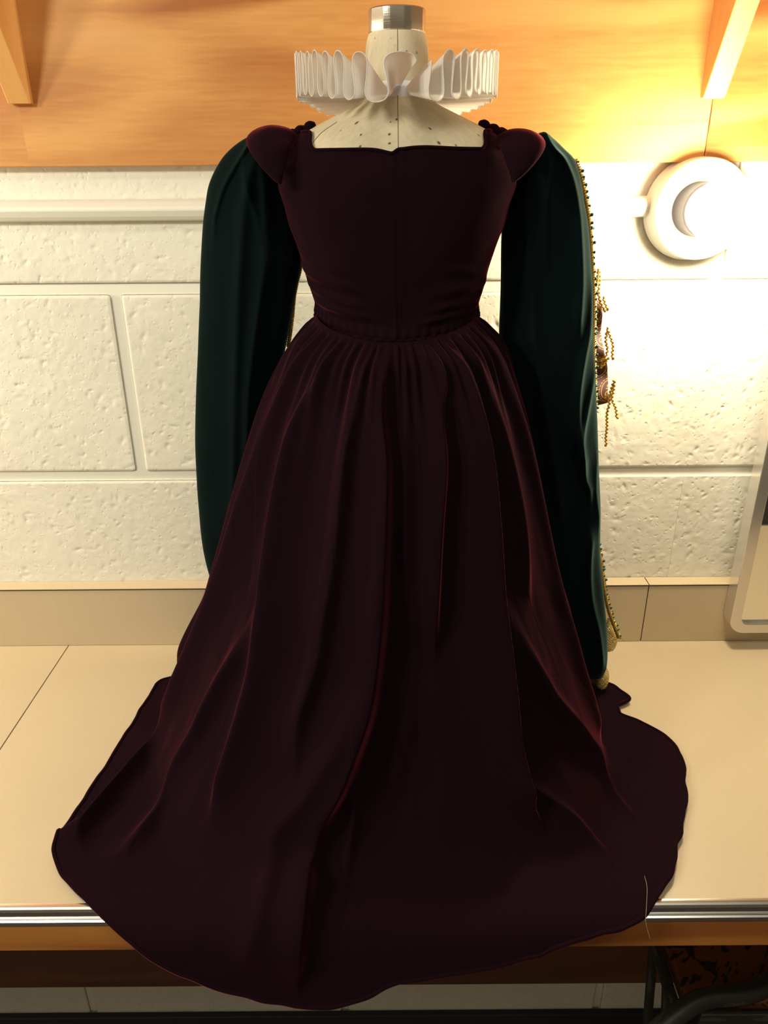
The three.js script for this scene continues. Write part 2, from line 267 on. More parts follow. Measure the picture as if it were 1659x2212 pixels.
// ---------------------------------------------------------------- starched ruff pinned round the neck, open at the back
const organza = new THREE.MeshPhysicalMaterial({ color: new THREE.Color().setRGB(.86, .83, .80), roughness: 1, transmission: .42, thickness: 0, specularIntensity: .2 });
const organzaBand = new THREE.MeshPhysicalMaterial({ color: new THREE.Color().setRGB(.80, .79, .84), roughness: .9 });
const ruff = thing('neck_ruff', 'white pleated organza ruff pinned around the neck of the dress form', 'ruff', [FX, .575, FZ]);
{ const pleats = 41, A0 = 84.5, A1 = 436, n = 1500, angles = [];
  const dens = a => { const d = Math.abs(((a - 90 + 540) % 360) - 180); return 1 - .74 * Math.exp(-((d / 30) ** 2)); };
  let sum = 0; const acc = [0]; for (let i = 1; i <= 4000; i++) { sum += dens(A0 + (A1 - A0) * (i - .5) / 4000); acc.push(sum); }
  for (let i = 0; i <= n; i++) { const w = i / n * sum; let lo = 0, hi = 4000; while (hi - lo > 1) { const m = (lo + hi) >> 1; if (acc[m] <= w) lo = m; else hi = m; } angles.push(A0 + (A1 - A0) * (lo + (w - acc[lo]) / (acc[hi] - acc[lo])) / 4000); }
  const rows = [], R = rng(3), jit = []; for (let k = 0; k <= pleats + 2; k++) jit.push([R() - .5, R() - .5]);
  for (let j = 0; j <= 14; j++) {
    const t = j / 14, row = [];
    for (let i = 0; i <= n; i++) {
      const ph = i / n * pleats * 2 * Math.PI + .6, k = Math.min(pleats, Math.floor(i / n * pleats)), loose = 1 - dens(angles[i]);
      const pitch = 360 / pleats / Math.max(.26, dens(angles[i])) * .9, a0 = angles[i] - Math.sin(2 * ph) * pitch * .14 * t + jit[k][0] * .8 * t;
      const a = a0 * Math.PI / 180, s = Math.sin(a), r = .0262 + (.0745 - .0262 + .0012 * jit[k][1]) * t;
      const amp = (.0030 + .0108 * t) * (1 + .10 * jit[k][1]) * (1 + .16 * loose), wave = Math.sin(ph);
      const yIn = .5735 + .003 * s, yOut = .5868 + .004 * s - .0115 * s * s, y = yIn + (yOut - yIn) * t + amp * (Math.sign(wave) * Math.abs(wave) ** .8);
      row.push([r * Math.cos(a), y - .575, r * s]);
    }
    rows.push(row);
  }
  mesh('pleated_strip', sheet(rows), organza, ruff);
  mesh('edge_hem', tube(rows[14].filter((_, i) => i % 2 === 0), .00038, 3000, 4), organza, ruff);
  const band = []; for (const [r, y] of [[.0258, -.0085], [.0262, -.004], [.0260, .002], [.0252, .006]]) { const q = []; for (let k = 0; k <= 90; k++) { const a = (82 + 362 * k / 90) * Math.PI / 180; q.push([r * Math.cos(a), y + .0015 * Math.sin(a), r * Math.sin(a)]); } band.push(q); }
  part(mesh('neck_band', sheet(band), organzaBand, ruff), 'plain white neck band');
}
// ---- the skirt's resting form: meridians from the waist over the hips to the counter and out to the hem ----
const SKX = 0.010, SKZ = 0.160, EDGE_Z = 0.378;
const HEM = [[-180, .2695], [-173, .2683], [-167.8, .269], [-163, .2524], [-150, .232], [-135, .19], [-120, .155], [-105, .138], [-90, .132], [-75, .138], [-60, .15], [-40, .18], [-25, .205], [-14, .232], [-10, .246], [-5.5, .251], [-3, .236], [-.5, .236], [2.6, .2505], [6.9, .269],
  [13.5, .2816], [23.5, .2844], [32.8, .2874], [43.4, .2942], [50, .2975], [55.5, .2899], [61.1, .2799], [72.4, .2718], [80, .2712], [89.7, .274], [96, .2881], [101.3, .2988], [105.2, .3021], [110.6, .3055], [118, .3113], [127.3, .3155], [133.4, .3216], [139.1, .3283],
  [144.6, .3343], [148.5, .3349], [150.8, .329], [155.1, .3149], [160.5, .2979], [167.8, .2829], [180, .2695]];
const LEVEL_Y = [.4165, .397, .34, .22, .14, .06, .0075, .004];
const LEVEL_R = [ // angle, radius at each of the first seven levels
  [-180, .064, .081, .110, .153, .182, .212, .232], [-150, .062, .076, .100, .135, .156, .178, .200], [-120, .054, .066, .086, .108, .120, .128, .138], [-90, .050, .060, .078, .098, .108, .114, .120], [-60, .054, .066, .084, .106, .116, .126, .134], [-30, .062, .076, .098, .128, .148, .168, .182],
  [0, .066, .083, .101, .131, .153, .177, .200], [25, .064, .081, .102, .137, .165, .196, .226], [45, .060, .076, .099, .136, .168, .205, .243], [68, .055, .070, .092, .125, .152, .182, .220], [90, .052, .066, .087, .117, .141, .169, .206], [112, .055, .070, .092, .127, .155, .188, .230],
  [135, .060, .076, .100, .140, .173, .213, .262], [155, .063, .080, .106, .149, .182, .216, .255], [180, .064, .081, .110, .153, .182, .212, .232]];
function table(rows, a, k = 1) {           // periodic, smooth look-up
  a = ((a + 180) % 360 + 360) % 360 - 180;
  let i = 0; while (i < rows.length - 2 && rows[i + 1][0] <= a) i++;
  const p = rows[i], q = rows[i + 1], n = rows.length - 1;
  const o = rows[i > 0 ? i - 1 : n - 1], w = rows[i + 2 <= n ? i + 2 : 1];
  const h = q[0] - p[0], t = (a - p[0]) / h, d = (q[k] - p[k]) / h;
  const hb = i > 0 ? p[0] - o[0] : rows[n][0] - rows[n - 1][0], ha = i + 2 <= n ? w[0] - q[0] : rows[1][0] - rows[0][0];
  const db = (p[k] - o[k]) / hb, da = (w[k] - q[k]) / ha;
  const m0 = db * d > 0 ? 2 * db * d / (db + d) : 0, m1 = da * d > 0 ? 2 * da * d / (da + d) : 0;
  const t2 = t * t, t3 = t2 * t;
  return (2 * t3 - 3 * t2 + 1) * p[k] + (t3 - 2 * t2 + t) * h * m0 + (3 * t2 - 2 * t3) * q[k] + (t3 - t2) * h * m1;
}
function along(v, s) {                     // monotone interpolation of a list at 0..n-1
  const n = v.length - 1; s = Math.min(Math.max(s, 0), n);
  const i = Math.min(Math.floor(s), n - 1), t = s - i, d = v[i + 1] - v[i];
  const db = i > 0 ? v[i] - v[i - 1] : d, da = i + 2 <= n ? v[i + 2] - v[i + 1] : d;
  const m0 = db * d > 0 ? 2 * db * d / (db + d) : 0, m1 = da * d > 0 ? 2 * da * d / (da + d) : 0;
  const t2 = t * t, t3 = t2 * t;
  return (2 * t3 - 3 * t2 + 1) * v[i] + (t3 - 2 * t2 + t) * m0 + (3 * t2 - 2 * t3) * v[i + 1] + (t3 - t2) * m1;
}
function overEdge(p) {                     // the cloth that passes the counter's front edge bends down over it
  const R = .03, most = 1.2, e = p[2] - EDGE_Z;
  if (e <= 0) return p;
  const a = Math.min(e / R, most), rem = Math.max(0, e - R * most), h = p[1];
  return [p[0], h * Math.cos(a) - (R * (1 - Math.cos(a)) + rem * Math.sin(most)), EDGE_Z + (R + h * .8) * Math.sin(a) + rem * Math.cos(most)];
}
function meridian(a) {
  const r = []; for (let k = 1; k <= 7; k++) r.push(table(LEVEL_R, a, k));
  const hem = table(HEM, a); r[6] = Math.min(r[6], hem - .006); r[5] = Math.min(r[5], hem - .012); r.push(hem);
  const y = LEVEL_Y.slice(); y[0] -= .0135 * Math.max(0, Math.sin(a * Math.PI / 180)) ** 1.5; y[1] -= .006 * Math.max(0, Math.sin(a * Math.PI / 180));
  return { r, y };
}
function skirtFlat(a, s, m = meridian(a)) {
  const r = along(m.r, s), y = along(m.y, s), c = Math.cos(a * Math.PI / 180), n = Math.sin(a * Math.PI / 180);
  return { r, p: [SKX + r * c, y, SKZ + r * n], c, n };
}
// ---------------------------------------------------------------- the gown
const velvet = (r, g, b, sr, sg, sb, sheenRoughness = .34) => new THREE.MeshPhysicalMaterial({ color: new THREE.Color().setRGB(r, g, b), roughness: 1, specularIntensity: .03, sheen: 1, sheenColor: new THREE.Color().setRGB(sr, sg, sb), sheenRoughness, side: THREE.DoubleSide });
const wine = velvet(.0105, .0040, .0068, .52, .085, .12, .62), green = velvet(.0040, .0082, .0088, .20, .36, .33, .62);
const gold = new THREE.MeshPhysicalMaterial({ color: new THREE.Color().setRGB(.66, .44, .12), metalness: .75, roughness: .38 });
const goldThread = new THREE.MeshPhysicalMaterial({ color: new THREE.Color().setRGB(.72, .42, .05), roughness: .6, sheen: .5 });
const beadGreen = new THREE.MeshPhysicalMaterial({ color: new THREE.Color().setRGB(.02, .11, .10), metalness: .3, roughness: .25 });
const gown = thing('gown', 'half-scale wine velvet gown with dark green velvet sleeves and a long train, seen from behind', 'gown', [SKX, 0, SKZ]);
const inGown = g => g.translate(-SKX, 0, -SKZ);

// skirt: ridges are fold crests, as angle round the form and level down the meridian; height in metres, soft and steep side in metres
const FOLDS = [
  { at: [[170, .8], [178, 1.7], [178, 2.4], [177, 3.4], [177, 4], [176, 4.5], [175, 4.95]], h: .0065, l: .016, r: .016, fade: [.5, 5.4] },
  { at: [[178, 4.0], [178, 4.6], [177, 5.0]], h: .0085, l: .010, r: .010, fade: [3.7, 5.35] },
  { at: [[154, .8], [152, 1.6], [154, 2.25], [157, 2.6], [160, 3], [161, 3.5], [164, 4.2], [167, 4.8], [169, 5.3], [167.5, 5.8], [160.5, 6.35], [151, 6.75]], h: .012, l: .007, r: .022, fade: [.4, 7.5] },
  { at: [[136, 3], [140.5, 3.74], [144.5, 4.22], [148.5, 4.9], [149, 5.42], [146, 5.86], [142, 6.4]], h: .0085, l: .012, r: .012, fade: [3, 6.8] },
  { at: [[131, .4], [132, 1], [133, 1.44], [137, 1.94], [137.5, 2.5], [136.5, 2.84], [134.5, 3.16], [132.5, 3.72], [132.5, 4.2], [133, 4.6], [133, 5], [132, 5.5]], h: .010, l: .011, r: .016, fade: [.3, 5.7] },
  { at: [[106.5, .5], [108.5, 1.54], [110.5, 2.14], [111, 2.6], [113, 3.1], [114, 3.6], [116.5, 4.14], [116, 4.8]], h: .0095, l: .018, r: .008, fade: [.3, 4.9] },
  { at: [[100, 3.5], [105.5, 4.16], [109.5, 4.54], [114.5, 5.04], [117, 5.4], [116, 5.84], [114.5, 6.24], [114.5, 6.7]], h: .010, l: .016, r: .018, fade: [3.6, 7.0] },
  { at: [[96.5, .5], [97, 1.3], [96.5, 1.7], [94, 2.16], [94, 2.42], [95, 3.06], [96, 3.46], [98, 4.02], [102, 4.5], [104.5, 4.8], [106.5, 5.08], [107.8, 5.44], [108, 5.9], [107, 6.26], [106.5, 6.54], [105.5, 7]], h: .017, l: .030, r: .006, fade: [.4, 7.05] },
  { at: [[101, 4.3], [101.5, 4.8], [101, 5.14], [101.5, 5.5], [101.5, 6]], h: .008, l: .006, r: .006, fade: [4.2, 6.1] },
  { at: [[85.5, .7], [86, 1.6], [86.5, 2.16], [87, 2.5], [88, 3.1]], h: .007, l: .008, r: .012, fade: [.4, 3.4] },
  { at: [[64.5, .4], [65.5, 1.3], [70.5, 1.82], [71.5, 2.16], [75, 2.6], [77.5, 3.04], [78, 3.6]], h: .011, l: .020, r: .006, fade: [.3, 3.8] },
  { at: [[52, .4], [52, 1.3], [53, 1.8], [54, 2.2], [55.5, 2.54], [57, 2.9], [57.6, 3.2], [58.6, 3.7], [59.4, 4.24], [59, 4.8], [58, 5.2], [56.5, 5.4]], h: .018, l: .026, r: .005, fade: [.3, 5.65] },
  { at: [[58.5, 4.8], [53, 5.12], [49, 5.52], [47.5, 6.06], [49, 6.45]], h: .009, l: .010, r: .008, fade: [4.6, 6.6] },
  { at: [[50, 3.1], [45, 4.04], [37.5, 4.56], [33, 5.02], [32.5, 5.46], [33, 5.9], [35, 6.3]], h: .010, l: .012, r: .010, fade: [3.1, 6.5] },
  { at: [[1.5, .9], [4, 1.9], [5, 2.5], [5, 3.1], [6, 3.9], [8, 4.6], [11, 5.2]], h: .009, l: .020, r: .012, fade: [.5, 5.5] },
  { at: [[39.5, .7], [38, 1.54], [37, 2.14], [36.5, 2.5], [37.5, 2.8], [40, 3.3]], h: .007, l: .012, r: .010, fade: [.4, 3.5] },
  { at: [[20, .7], [20, 2], [21, 3], [22, 4], [20, 5], [17, 6]], h: .008, l: .014, r: .010, fade: [.4, 6] },
  { at: [[-25, .7], [-25, 6]], h: .010, l: .016, r: .016, fade: [.4, 6] }, { at: [[-55, .7], [-55, 6]], h: .008, l: .016, r: .016, fade: [.4, 6] }, { at: [[-90, .7], [-90, 6]], h: .006, l: .016, r: .016, fade: [.4, 6] }, { at: [[-125, .7], [-125, 6]], h: .008, l: .016, r: .016, fade: [.4, 6] }, { at: [[-155, .7], [-155, 6]], h: .009, l: .016, r: .016, fade: [.4, 6] },
];
FOLDS.forEach(f => { f.rows = f.at.map(([a, s]) => [s, a]); });
const NS = noise2(71);
function skirtPoint(a, s, m) {
  const o = skirtFlat(a, s, m); let d = 0;
  for (const f of FOLDS) {
    if (s < f.fade[0] - .01 || s > f.fade[1]) continue;
    const s0 = f.at[0][1], s1 = f.at[f.at.length - 1][1], fa = lerpRows(f.rows, Math.min(s1, Math.max(s0, s)), 1);
    let da = a - fa; da = ((da + 540) % 360) - 180; const x = da * Math.PI / 180 * o.r, w = x > 0 ? f.l : f.r, wide = .45 + .55 * smooth(.5, 3, s), q = Math.abs(x) / (w * .72 * wide);
    if (q > 6) continue;
    const k = smooth(f.fade[0], f.fade[0] + .9, s) * (1 - smooth(f.fade[1] - .9, f.fade[1], s)) * (.35 + .65 * smooth(.6, 2.6, s));
    d += 1.6 * f.h * k / Math.pow(1 + q * q, 1.1);
  }
  d += .0018 * Math.sin(a * 1.05 + 3 * NS(a * .12 + 40, 1)) * smooth(.05, .5, s) * (1 - smooth(1, 2.3, s)) + .0011 * Math.sin(a * .63 + 1) * smooth(.05, .4, s) * (1 - smooth(1.4, 3, s));
  d += (.004 * (NS(a * .10 + 60, s * 1.1 + 9) - .5) + .0018 * (NS(a * .3 + 90, s * 2.3 + 5) - .5)) * smooth(1.5, 3.5, s);
  const lay = smooth(4.6, 6.2, s), back = .004 * smooth(.8, 2.5, s) * (1 - lay);
  const p = [o.p[0] + o.c * (d * (1 - lay) - back), Math.max(o.p[1] + Math.max(0, d) * lay * .95 + .002 * lay, .003), o.p[2] + o.n * (d * (1 - lay) - back)];
  if (s > 6.2) { const hemWave = smooth(6.2, 7, s) * (.0034 * (NS(a * .33 + 7, 3) - .5) * smooth(62, 35, a) + .0018 * (NS(a * .4 + 70, 5) - .5)); p[0] += o.c * hemWave; p[2] += o.n * hemWave; }
  p[2] = Math.max(p[2], .0215);
  return overEdge(p);
}
{ const na = 1000, ns = 250, rows = []; let hem = [];
  const angs = []; for (let i = 0; i < na; i++) { const t = i / na; angs.push(t < .8 ? -12 + 204 * t / .8 : 192 + 156 * (t - .8) / .2); }
  const ms = angs.map(a => meridian(a));
  for (let j = 0; j <= ns; j++) { const s = 7 * j / ns, row = angs.map((a, i) => skirtPoint(a, s, ms[i])); rows.push(row); if (j === ns) hem = row; }
  const skirt = mesh('skirt', inGown(sheet(rows, true)), wine, gown); part(skirt, 'gathered wine velvet skirt with a train over the counter edge');
  mesh('hem_roll', inGown(tube(hem.filter((_, i) => i % 2 === 0).map(p => V(p[0], p[1] - .0004, p[2])), .0019, 1400, 6, true)), wine, skirt);
}
// bodice: a fitted shell over the form, lapped at the centre back
{ const rows = [], n = 520, m = 90, D = 180 / Math.PI;
  const top = x => { const u = Math.abs(x - FX); let y = .5375 - .0030 * Math.exp(-(((x - .0098) / .010) ** 2)) * (x < .0098 ? 1 : .25) + .0012 * Math.exp(-(((x - .03) / .018) ** 2)); return y + .0125 * smooth(.058, .0745, u) + .001 * smooth(.0745, .09, u); };
  const wr = [ // wrinkles: height at angle, height of the crest, width, from-to angle
    [.4335, .010, .0019, .0040, 96, 175], [.4475, .009, .0017, .0042, 100, 178], [.4245, .008, .0022, .0034, 93, 172], [.4590, .012, .0011, .005, 105, 175], [.4280, -.006, .0018, .0038, 10, 82], [.4400, -.004, .0014, .0045, 5, 78], [.4200, -.007, .0020, .0032, 10, 86], [.5250, -.010, .0012, .004, 130, 172], [.5150, -.008, .0010, .004, 128, 165], [.4520, .004, .0010, .004, 15, 80]];
  for (let j = 0; j <= m; j++) {
    const t = j / m, row = [];
    for (let i = 0; i < n; i++) {
      const a = 2 * Math.PI * i / n, ad = a * D, s = Math.sin(a), yb = .4150 - .0130 * Math.max(0, s) ** 1.5, ref = bodyPoint(.537, a).x, yt = s > 0 ? top(ref) : .533 + .0165 * smooth(.045, .0745, Math.abs(ref - FX)), y = yb + (yt - yb) * t;
      let grow = .0024; for (const [yw, sl, h, w, a0, a1] of wr) { const mid = (a0 + a1) / 2, yy = yw + sl * (ad - mid) / 40, k = smooth(a0, a0 + 22, ad) * (1 - smooth(a1 - 22, a1, ad)); if (k > 0) grow += 1.7 * h * k * Math.exp(-(((y - yy) / w) ** 2)); }
      const dx = ref - .0106; grow += s > 0 ? (.0011 * smooth(.0003, -.0003, dx) * Math.exp(dx * 140) * (dx < 0 ? 1 : 0) + .0006 * Math.exp(-(((dx - .004) / .0016) ** 2))) : 0;
      grow += .0012 * Math.sin(ad * .9) * (1 - smooth(0, .10, t)) * .5 + .0016 * (NS(ad * .07 + 20, y * 60) - .5);
      grow += .0030 * (1 - smooth(.0, .09, t)) - .0012 * (1 - smooth(0, .03, t));
      row.push(bodyPoint(y, a, grow));
    }
    rows.push(row);
  }
  const bod = mesh('bodice', inGown(sheet(rows, true)), wine, gown); part(bod, 'fitted wine velvet bodice with a low straight back neckline');
  mesh('neckline_roll', inGown(tube(rows[m].filter((_, i) => i % 2 === 0), .0013, 700, 6, true)), wine, bod);
  const waist = []; for (let i = 0; i < 240; i++) { const a = 2 * Math.PI * i / 240; waist.push(bodyPoint(.4148 - .0130 * Math.max(0, Math.sin(a)) ** 1.5, a, .0040 + .0006 * Math.sin(i * 1.3))); }
  mesh('waist_seam', inGown(tube(waist, .0016, 700, 6, true)), wine, bod);
}
// shoulder wings
for (const sgn of [-1, 1]) {
  const rows = [], R = rng(sgn > 0 ? 31 : 47), n = 70, baseX = sgn < 0 ? -.0625 : .0845, topY = sgn < 0 ? .5475 : .5440;
  for (let i = 0; i <= n; i++) {
    const th = Math.PI * i / n, sn = Math.sin(th), row = [];
    const bx = baseX + sgn * .0100 * (1 - sn), by = .5150 + (topY - .5150) * sn ** .9, bz = FZ + .006 + .040 * Math.cos(th);
    const w = .0365 * sn ** .75 + .0025, fat = .0022 + .0040 * sn;
    for (let k = 0; k < 40; k++) {
      const u = 2 * Math.PI * k / 40, q = .5 - .5 * Math.cos(u), pil = Math.sin(u) * fat * (1 + .25 * q) + .0009 * Math.sin(th * 11 + q * 3) * (1 - q);
      row.push([bx + sgn * w * q, by + w * q * .16 - .0085 * q * q * sn + sn * pil, bz + Math.cos(th) * pil]);
    }
    rows.push(row);
  }
  part(mesh('shoulder_wing', inGown(sheet(rows, true)), wine, gown), 'padded wine velvet shoulder wing');
  const col = []; for (let k = 0; k < 9; k++) col.push([FX + sgn * (.0635 + .0026 * k), .5545 - .0009 * k + .0012 * Math.sin(k * 2.2), FZ + .004 + .003 * Math.sin(k * 1.7)]);
  mesh('strap_gather', inGown(tube(col, .0034, 60, 10)), wine, gown);
}
// sleeves: height, centre x, half width; long hanging velvet sleeves
const SLEEVE_L = [[.5490, -.0985, .006], [.5455, -.1000, .0115], [.5405, -.1022, .0169], [.5339, -.1035, .0230], [.5238, -.1058, .0283], [.5136, -.1070, .0326], [.4997, -.1077, .0359], [.4856, -.1082, .0387], [.4603, -.1091, .0421], [.4417, -.1121, .0418], [.4227, -.1157, .0405], [.4032, -.1195, .0396], [.3792, -.1243, .0382], [.3418, -.1313, .0368], [.2982, -.1376, .0360], [.2617, -.1427, .0335], [.2332, -.1461, .0314], [.1888, -.1514, .0267], [.1553, -.1544, .0203], [.1260, -.1558, .0124]];
const SLEEVE_R = [[.5485, .1275, .005], [.5440, .1282, .0105], [.5389, .1286, .0162], [.5323, .1295, .0232], [.5222, .1306, .0275], [.5119, .1314, .0303], [.4981, .1325, .0328], [.4839, .1342, .0352], [.4586, .1370, .0373], [.4399, .1390, .0384], [.4170, .1407, .0395], [.3933, .1424, .0407], [.3607, .1464, .0417], [.3181, .1536, .0411], [.2732, .1612, .0396], [.2258, .1695, .0382], [.1759, .1795, .0336], [.1230, .1934, .0296], [.0954, .2008, .0276], [.0671, .2077, .0249], [.0438, .2132, .0210], [.0330, .2156, .0165]];
const CREASE = { // lines down the sleeve: rows of height and place across the visible half (-1 wall-left .. 1), crest height, width
  L: [[[[.545, -.05], [.528, -.30], [.510, -.52], [.49, -.66]], .0034, .0032, .0016], [[[.535, .25], [.50, .02], [.45, -.10], [.33, .10], [.2, .2]], .0045, .006, .006], [[[.53, .5], [.47, .42], [.38, .35], [.25, .5]], .0045, .005, .006], [[[.53, -.1], [.49, .25], [.44, .33], [.3, .45]], .002, .003, .004]],
  R: [[[[.546, .1], [.53, .52], [.505, .72], [.478, .70], [.44, .66], [.41, .60]], .0045, .005, .0035], [[[.545, -.5], [.50, -.62], [.44, -.50], [.38, -.38], [.31, -.25], [.24, -.15]], .0050, .004, .008], [[[.43, .95], [.40, .86], [.375, .66], [.345, .48], [.31, .42], [.285, .52]], .0050, .0035, .004], [[[.365, .98], [.335, .70], [.30, .46], [.27, .50], [.255, .62]], .0045, .003, .004], [[[.53, .0], [.512, -.10], [.49, -.16], [.47, -.14]], .0030, .004, .003], [[[.20, .62], [.14, .45], [.10, .55], [.06, .6]], .0040, .004, .004], [[[.28, .9], [.25, .82], [.22, .9]], .003, .003, .003]],
};
function makeSleeve(key, prof, zc, depth) {
  const rows = [], n = 200, m = 240, y0 = prof[0][0], y1 = prof[prof.length - 1][0];
  const cr = CREASE[key].map(([p, h, l, r]) => ({ p: p.map(q => q.slice()), h, l, r, top: p[0][0], end: p[p.length - 1][0] }));
  for (let j = 0; j <= m; j++) {
    const y = y0 + (y1 - y0) * j / m, cx = lerpRows(prof, y, 1), w = Math.max(.004, lerpRows(prof, y, 2)), d = w * depth, row = [];
    for (let i = 0; i < n; i++) {
      const a = 2 * Math.PI * i / n, c = Math.cos(a), s = Math.sin(a); let g = .0022 * (NS(i * .04 + (key === 'L' ? 3 : 50), y * 22) - .5) * smooth(0, .06, j / m);
      if (s > -.1) for (const k of cr) { if (y > k.top + .02 || y < k.end - .03) continue; const u = lerpRows(k.p, Math.min(k.top, Math.max(k.end, y)), 1), x = (c - u) * w, q = x / (x > 0 ? k.r : k.l); if (Math.abs(q) > 5) continue; g += (key === 'R' ? 1.9 : 1.3) * k.h * (1 - smooth(k.top - .006, k.top + .02, y)) * smooth(k.end - .03, k.end + .01, y) / (1 + q * q) ** 1.2; }
      row.push([cx + c * w, y, zc + s * (d + g) + (s > 0 ? 0 : 0)]);
    }
    rows.push(row);
  }
  const close = (row, dy) => { const c = row.reduce((p, q) => [p[0] + q[0] / n, p[1] + q[1] / n, p[2] + q[2] / n], [0, 0, 0]); return [.85, .5, .05].map(k => row.map(q => [c[0] + (q[0] - c[0]) * k, c[1] + dy * (1 - k * k), c[2] + (q[2] - c[2]) * k])); };
  const first = close(rows[0], .002).reverse(), last = close(rows[m], .004);
  return sheet([...first, ...rows, ...last], true);
}
const sleeveL = mesh('sleeve', inGown(makeSleeve('L', SLEEVE_L, .128, .62)), green, gown); part(sleeveL, 'dark green velvet sleeve on the left');
const sleeveR = mesh('sleeve', inGown(makeSleeve('R', SLEEVE_R, .128, .66)), green, gown); part(sleeveR, 'dark green velvet sleeve on the lamp side');
// beaded gold and green braid along the sleeve openings
function braid(pts, parent, r = .0019, beads = true, label = 'gold braid with green beads') {
  const cv = new THREE.CatmullRomCurve3(pts.map(p => V(...p)), false, 'centripetal'), L = cv.getLength(), n = Math.ceil(L / .0011), strands = [], bd = [];
  for (const ph of [0, 2.1, 4.2]) { const q = []; for (let i = 0; i <= n; i++) { const p = cv.getPointAt(i / n), u = i * .0011 / .0062 * 2 * Math.PI + ph; q.push(V(p.x + r * Math.cos(u), p.y + .0004 * Math.sin(u * 2), p.z + r * .8 * Math.sin(u))); } strands.push(tube(q, .00105, n * 2, 5)); }
  const b = mesh('braid', strands.map(g => inGown(g)), gold, parent); part(b, label);
  if (beads) { const R = rng(17); for (let s = .003; s < L; s += .0058) { const p = cv.getPointAt(s / L); for (let k = 0; k < 2; k++) bd.push(inGown(new THREE.IcosahedronGeometry(.0011 + .0005 * R(), 1).translate(p.x + .0012 + .0022 * R(), p.y + .003 * (R() - .5), p.z + (k ? .001 : -.0016)))); } mesh('bead_row', bd, beadGreen, b); }
}
braid([[.1549, .5305, .126], [.1603, .5203, .126], [.1645, .5082, .126], [.1686, .4941, .126], [.1727, .4762, .126], [.1765, .4542, .126], [.1801, .4315, .126], [.1829, .4082, .126], [.1846, .3882, .126], [.1876, .3636, .126], [.1910, .3425, .124], [.1941, .3253, .120], [.1945, .3080, .108]], sleeveR);
braid([[.205, .205, .108], [.2133, .1808, .118], [.2168, .1652, .120], [.2215, .1440, .120], [.2272, .1223, .120], [.2324, .1057, .120], [.2383, .0916, .120], [.2468, .0727, .120]], sleeveR);
mesh('loose_thread', inGown(tube([[.2468, .0727, .120], [.2490, .0722, .120], [.2512, .0708, .121], [.2522, .0695, .121]], .0003, 20, 5)), gold, sleeveR);
braid([[-.0650, .4750, .122], [-.0677, .4608, .122], [-.0695, .4489, .122], [-.0728, .4377, .122], [-.0758, .4263, .122], [-.0782, .4108, .122], [-.0806, .3970, .122], [-.084, .382, .120]], sleeveL, .0011, false, 'thin dark gold braid');
// gold lace showing at the slit and the wrist
const laceTex = makeTexture(256, 256, (u, v) => { const a = N1(u * 14, v * 14, 14, 14), b = .5 + .5 * Math.sin(u * 90 + 6 * a) * Math.sin(v * 80 + 5 * N2(u * 10, v * 10, 10, 10)), k = .35 + .65 * b; return [k, k, k]; }, false);
const lace = new THREE.MeshPhysicalMaterial({ color: new THREE.Color().setRGB(.82, .60, .22), metalness: .2, roughness: .42, bumpMap: laceTex, bumpScale: .0012 });
function puff(rowsIn, z, thick, name, label) {             // height, left x, right x
  const rows = []; const n = 44, m = 40, y0 = rowsIn[0][0], y1 = rowsIn[rowsIn.length - 1][0];
  for (let j = 0; j <= m; j++) { const y = y0 + (y1 - y0) * j / m, a = lerpRows(rowsIn, y, 1), b = lerpRows(rowsIn, y, 2), w = Math.max(.0006, (b - a) / 2), row = []; for (let i = 0; i < n; i++) { const u = 2 * Math.PI * i / n; row.push([(a + b) / 2 + w * Math.cos(u), y, z + Math.min(w, thick) * Math.sin(u) + .0006 * Math.sin(u * 7 + y * 900)]); } rows.push(row); }
  return part(mesh(name, inGown(sheet(rows, true)), lace, sleeveR), label);
}
puff([[.0450, .2190, .2330], [.0380, .2200, .2362], [.0300, .2215, .2402], [.0200, .2250, .2412], [.0110, .2290, .2395], [.0066, .2325, .2350]], .120, .010, 'lace_cuff', 'gold lace cuff');
puff([[.0900, .2350, .2370], [.0800, .2330, .2415], [.0680, .2320, .2478], [.0590, .2330, .2482], [.0525, .2350, .2455], [.0500, .2380, .2410]], .110, .005, 'lace_flounce', 'gold lace showing at the sleeve slit');
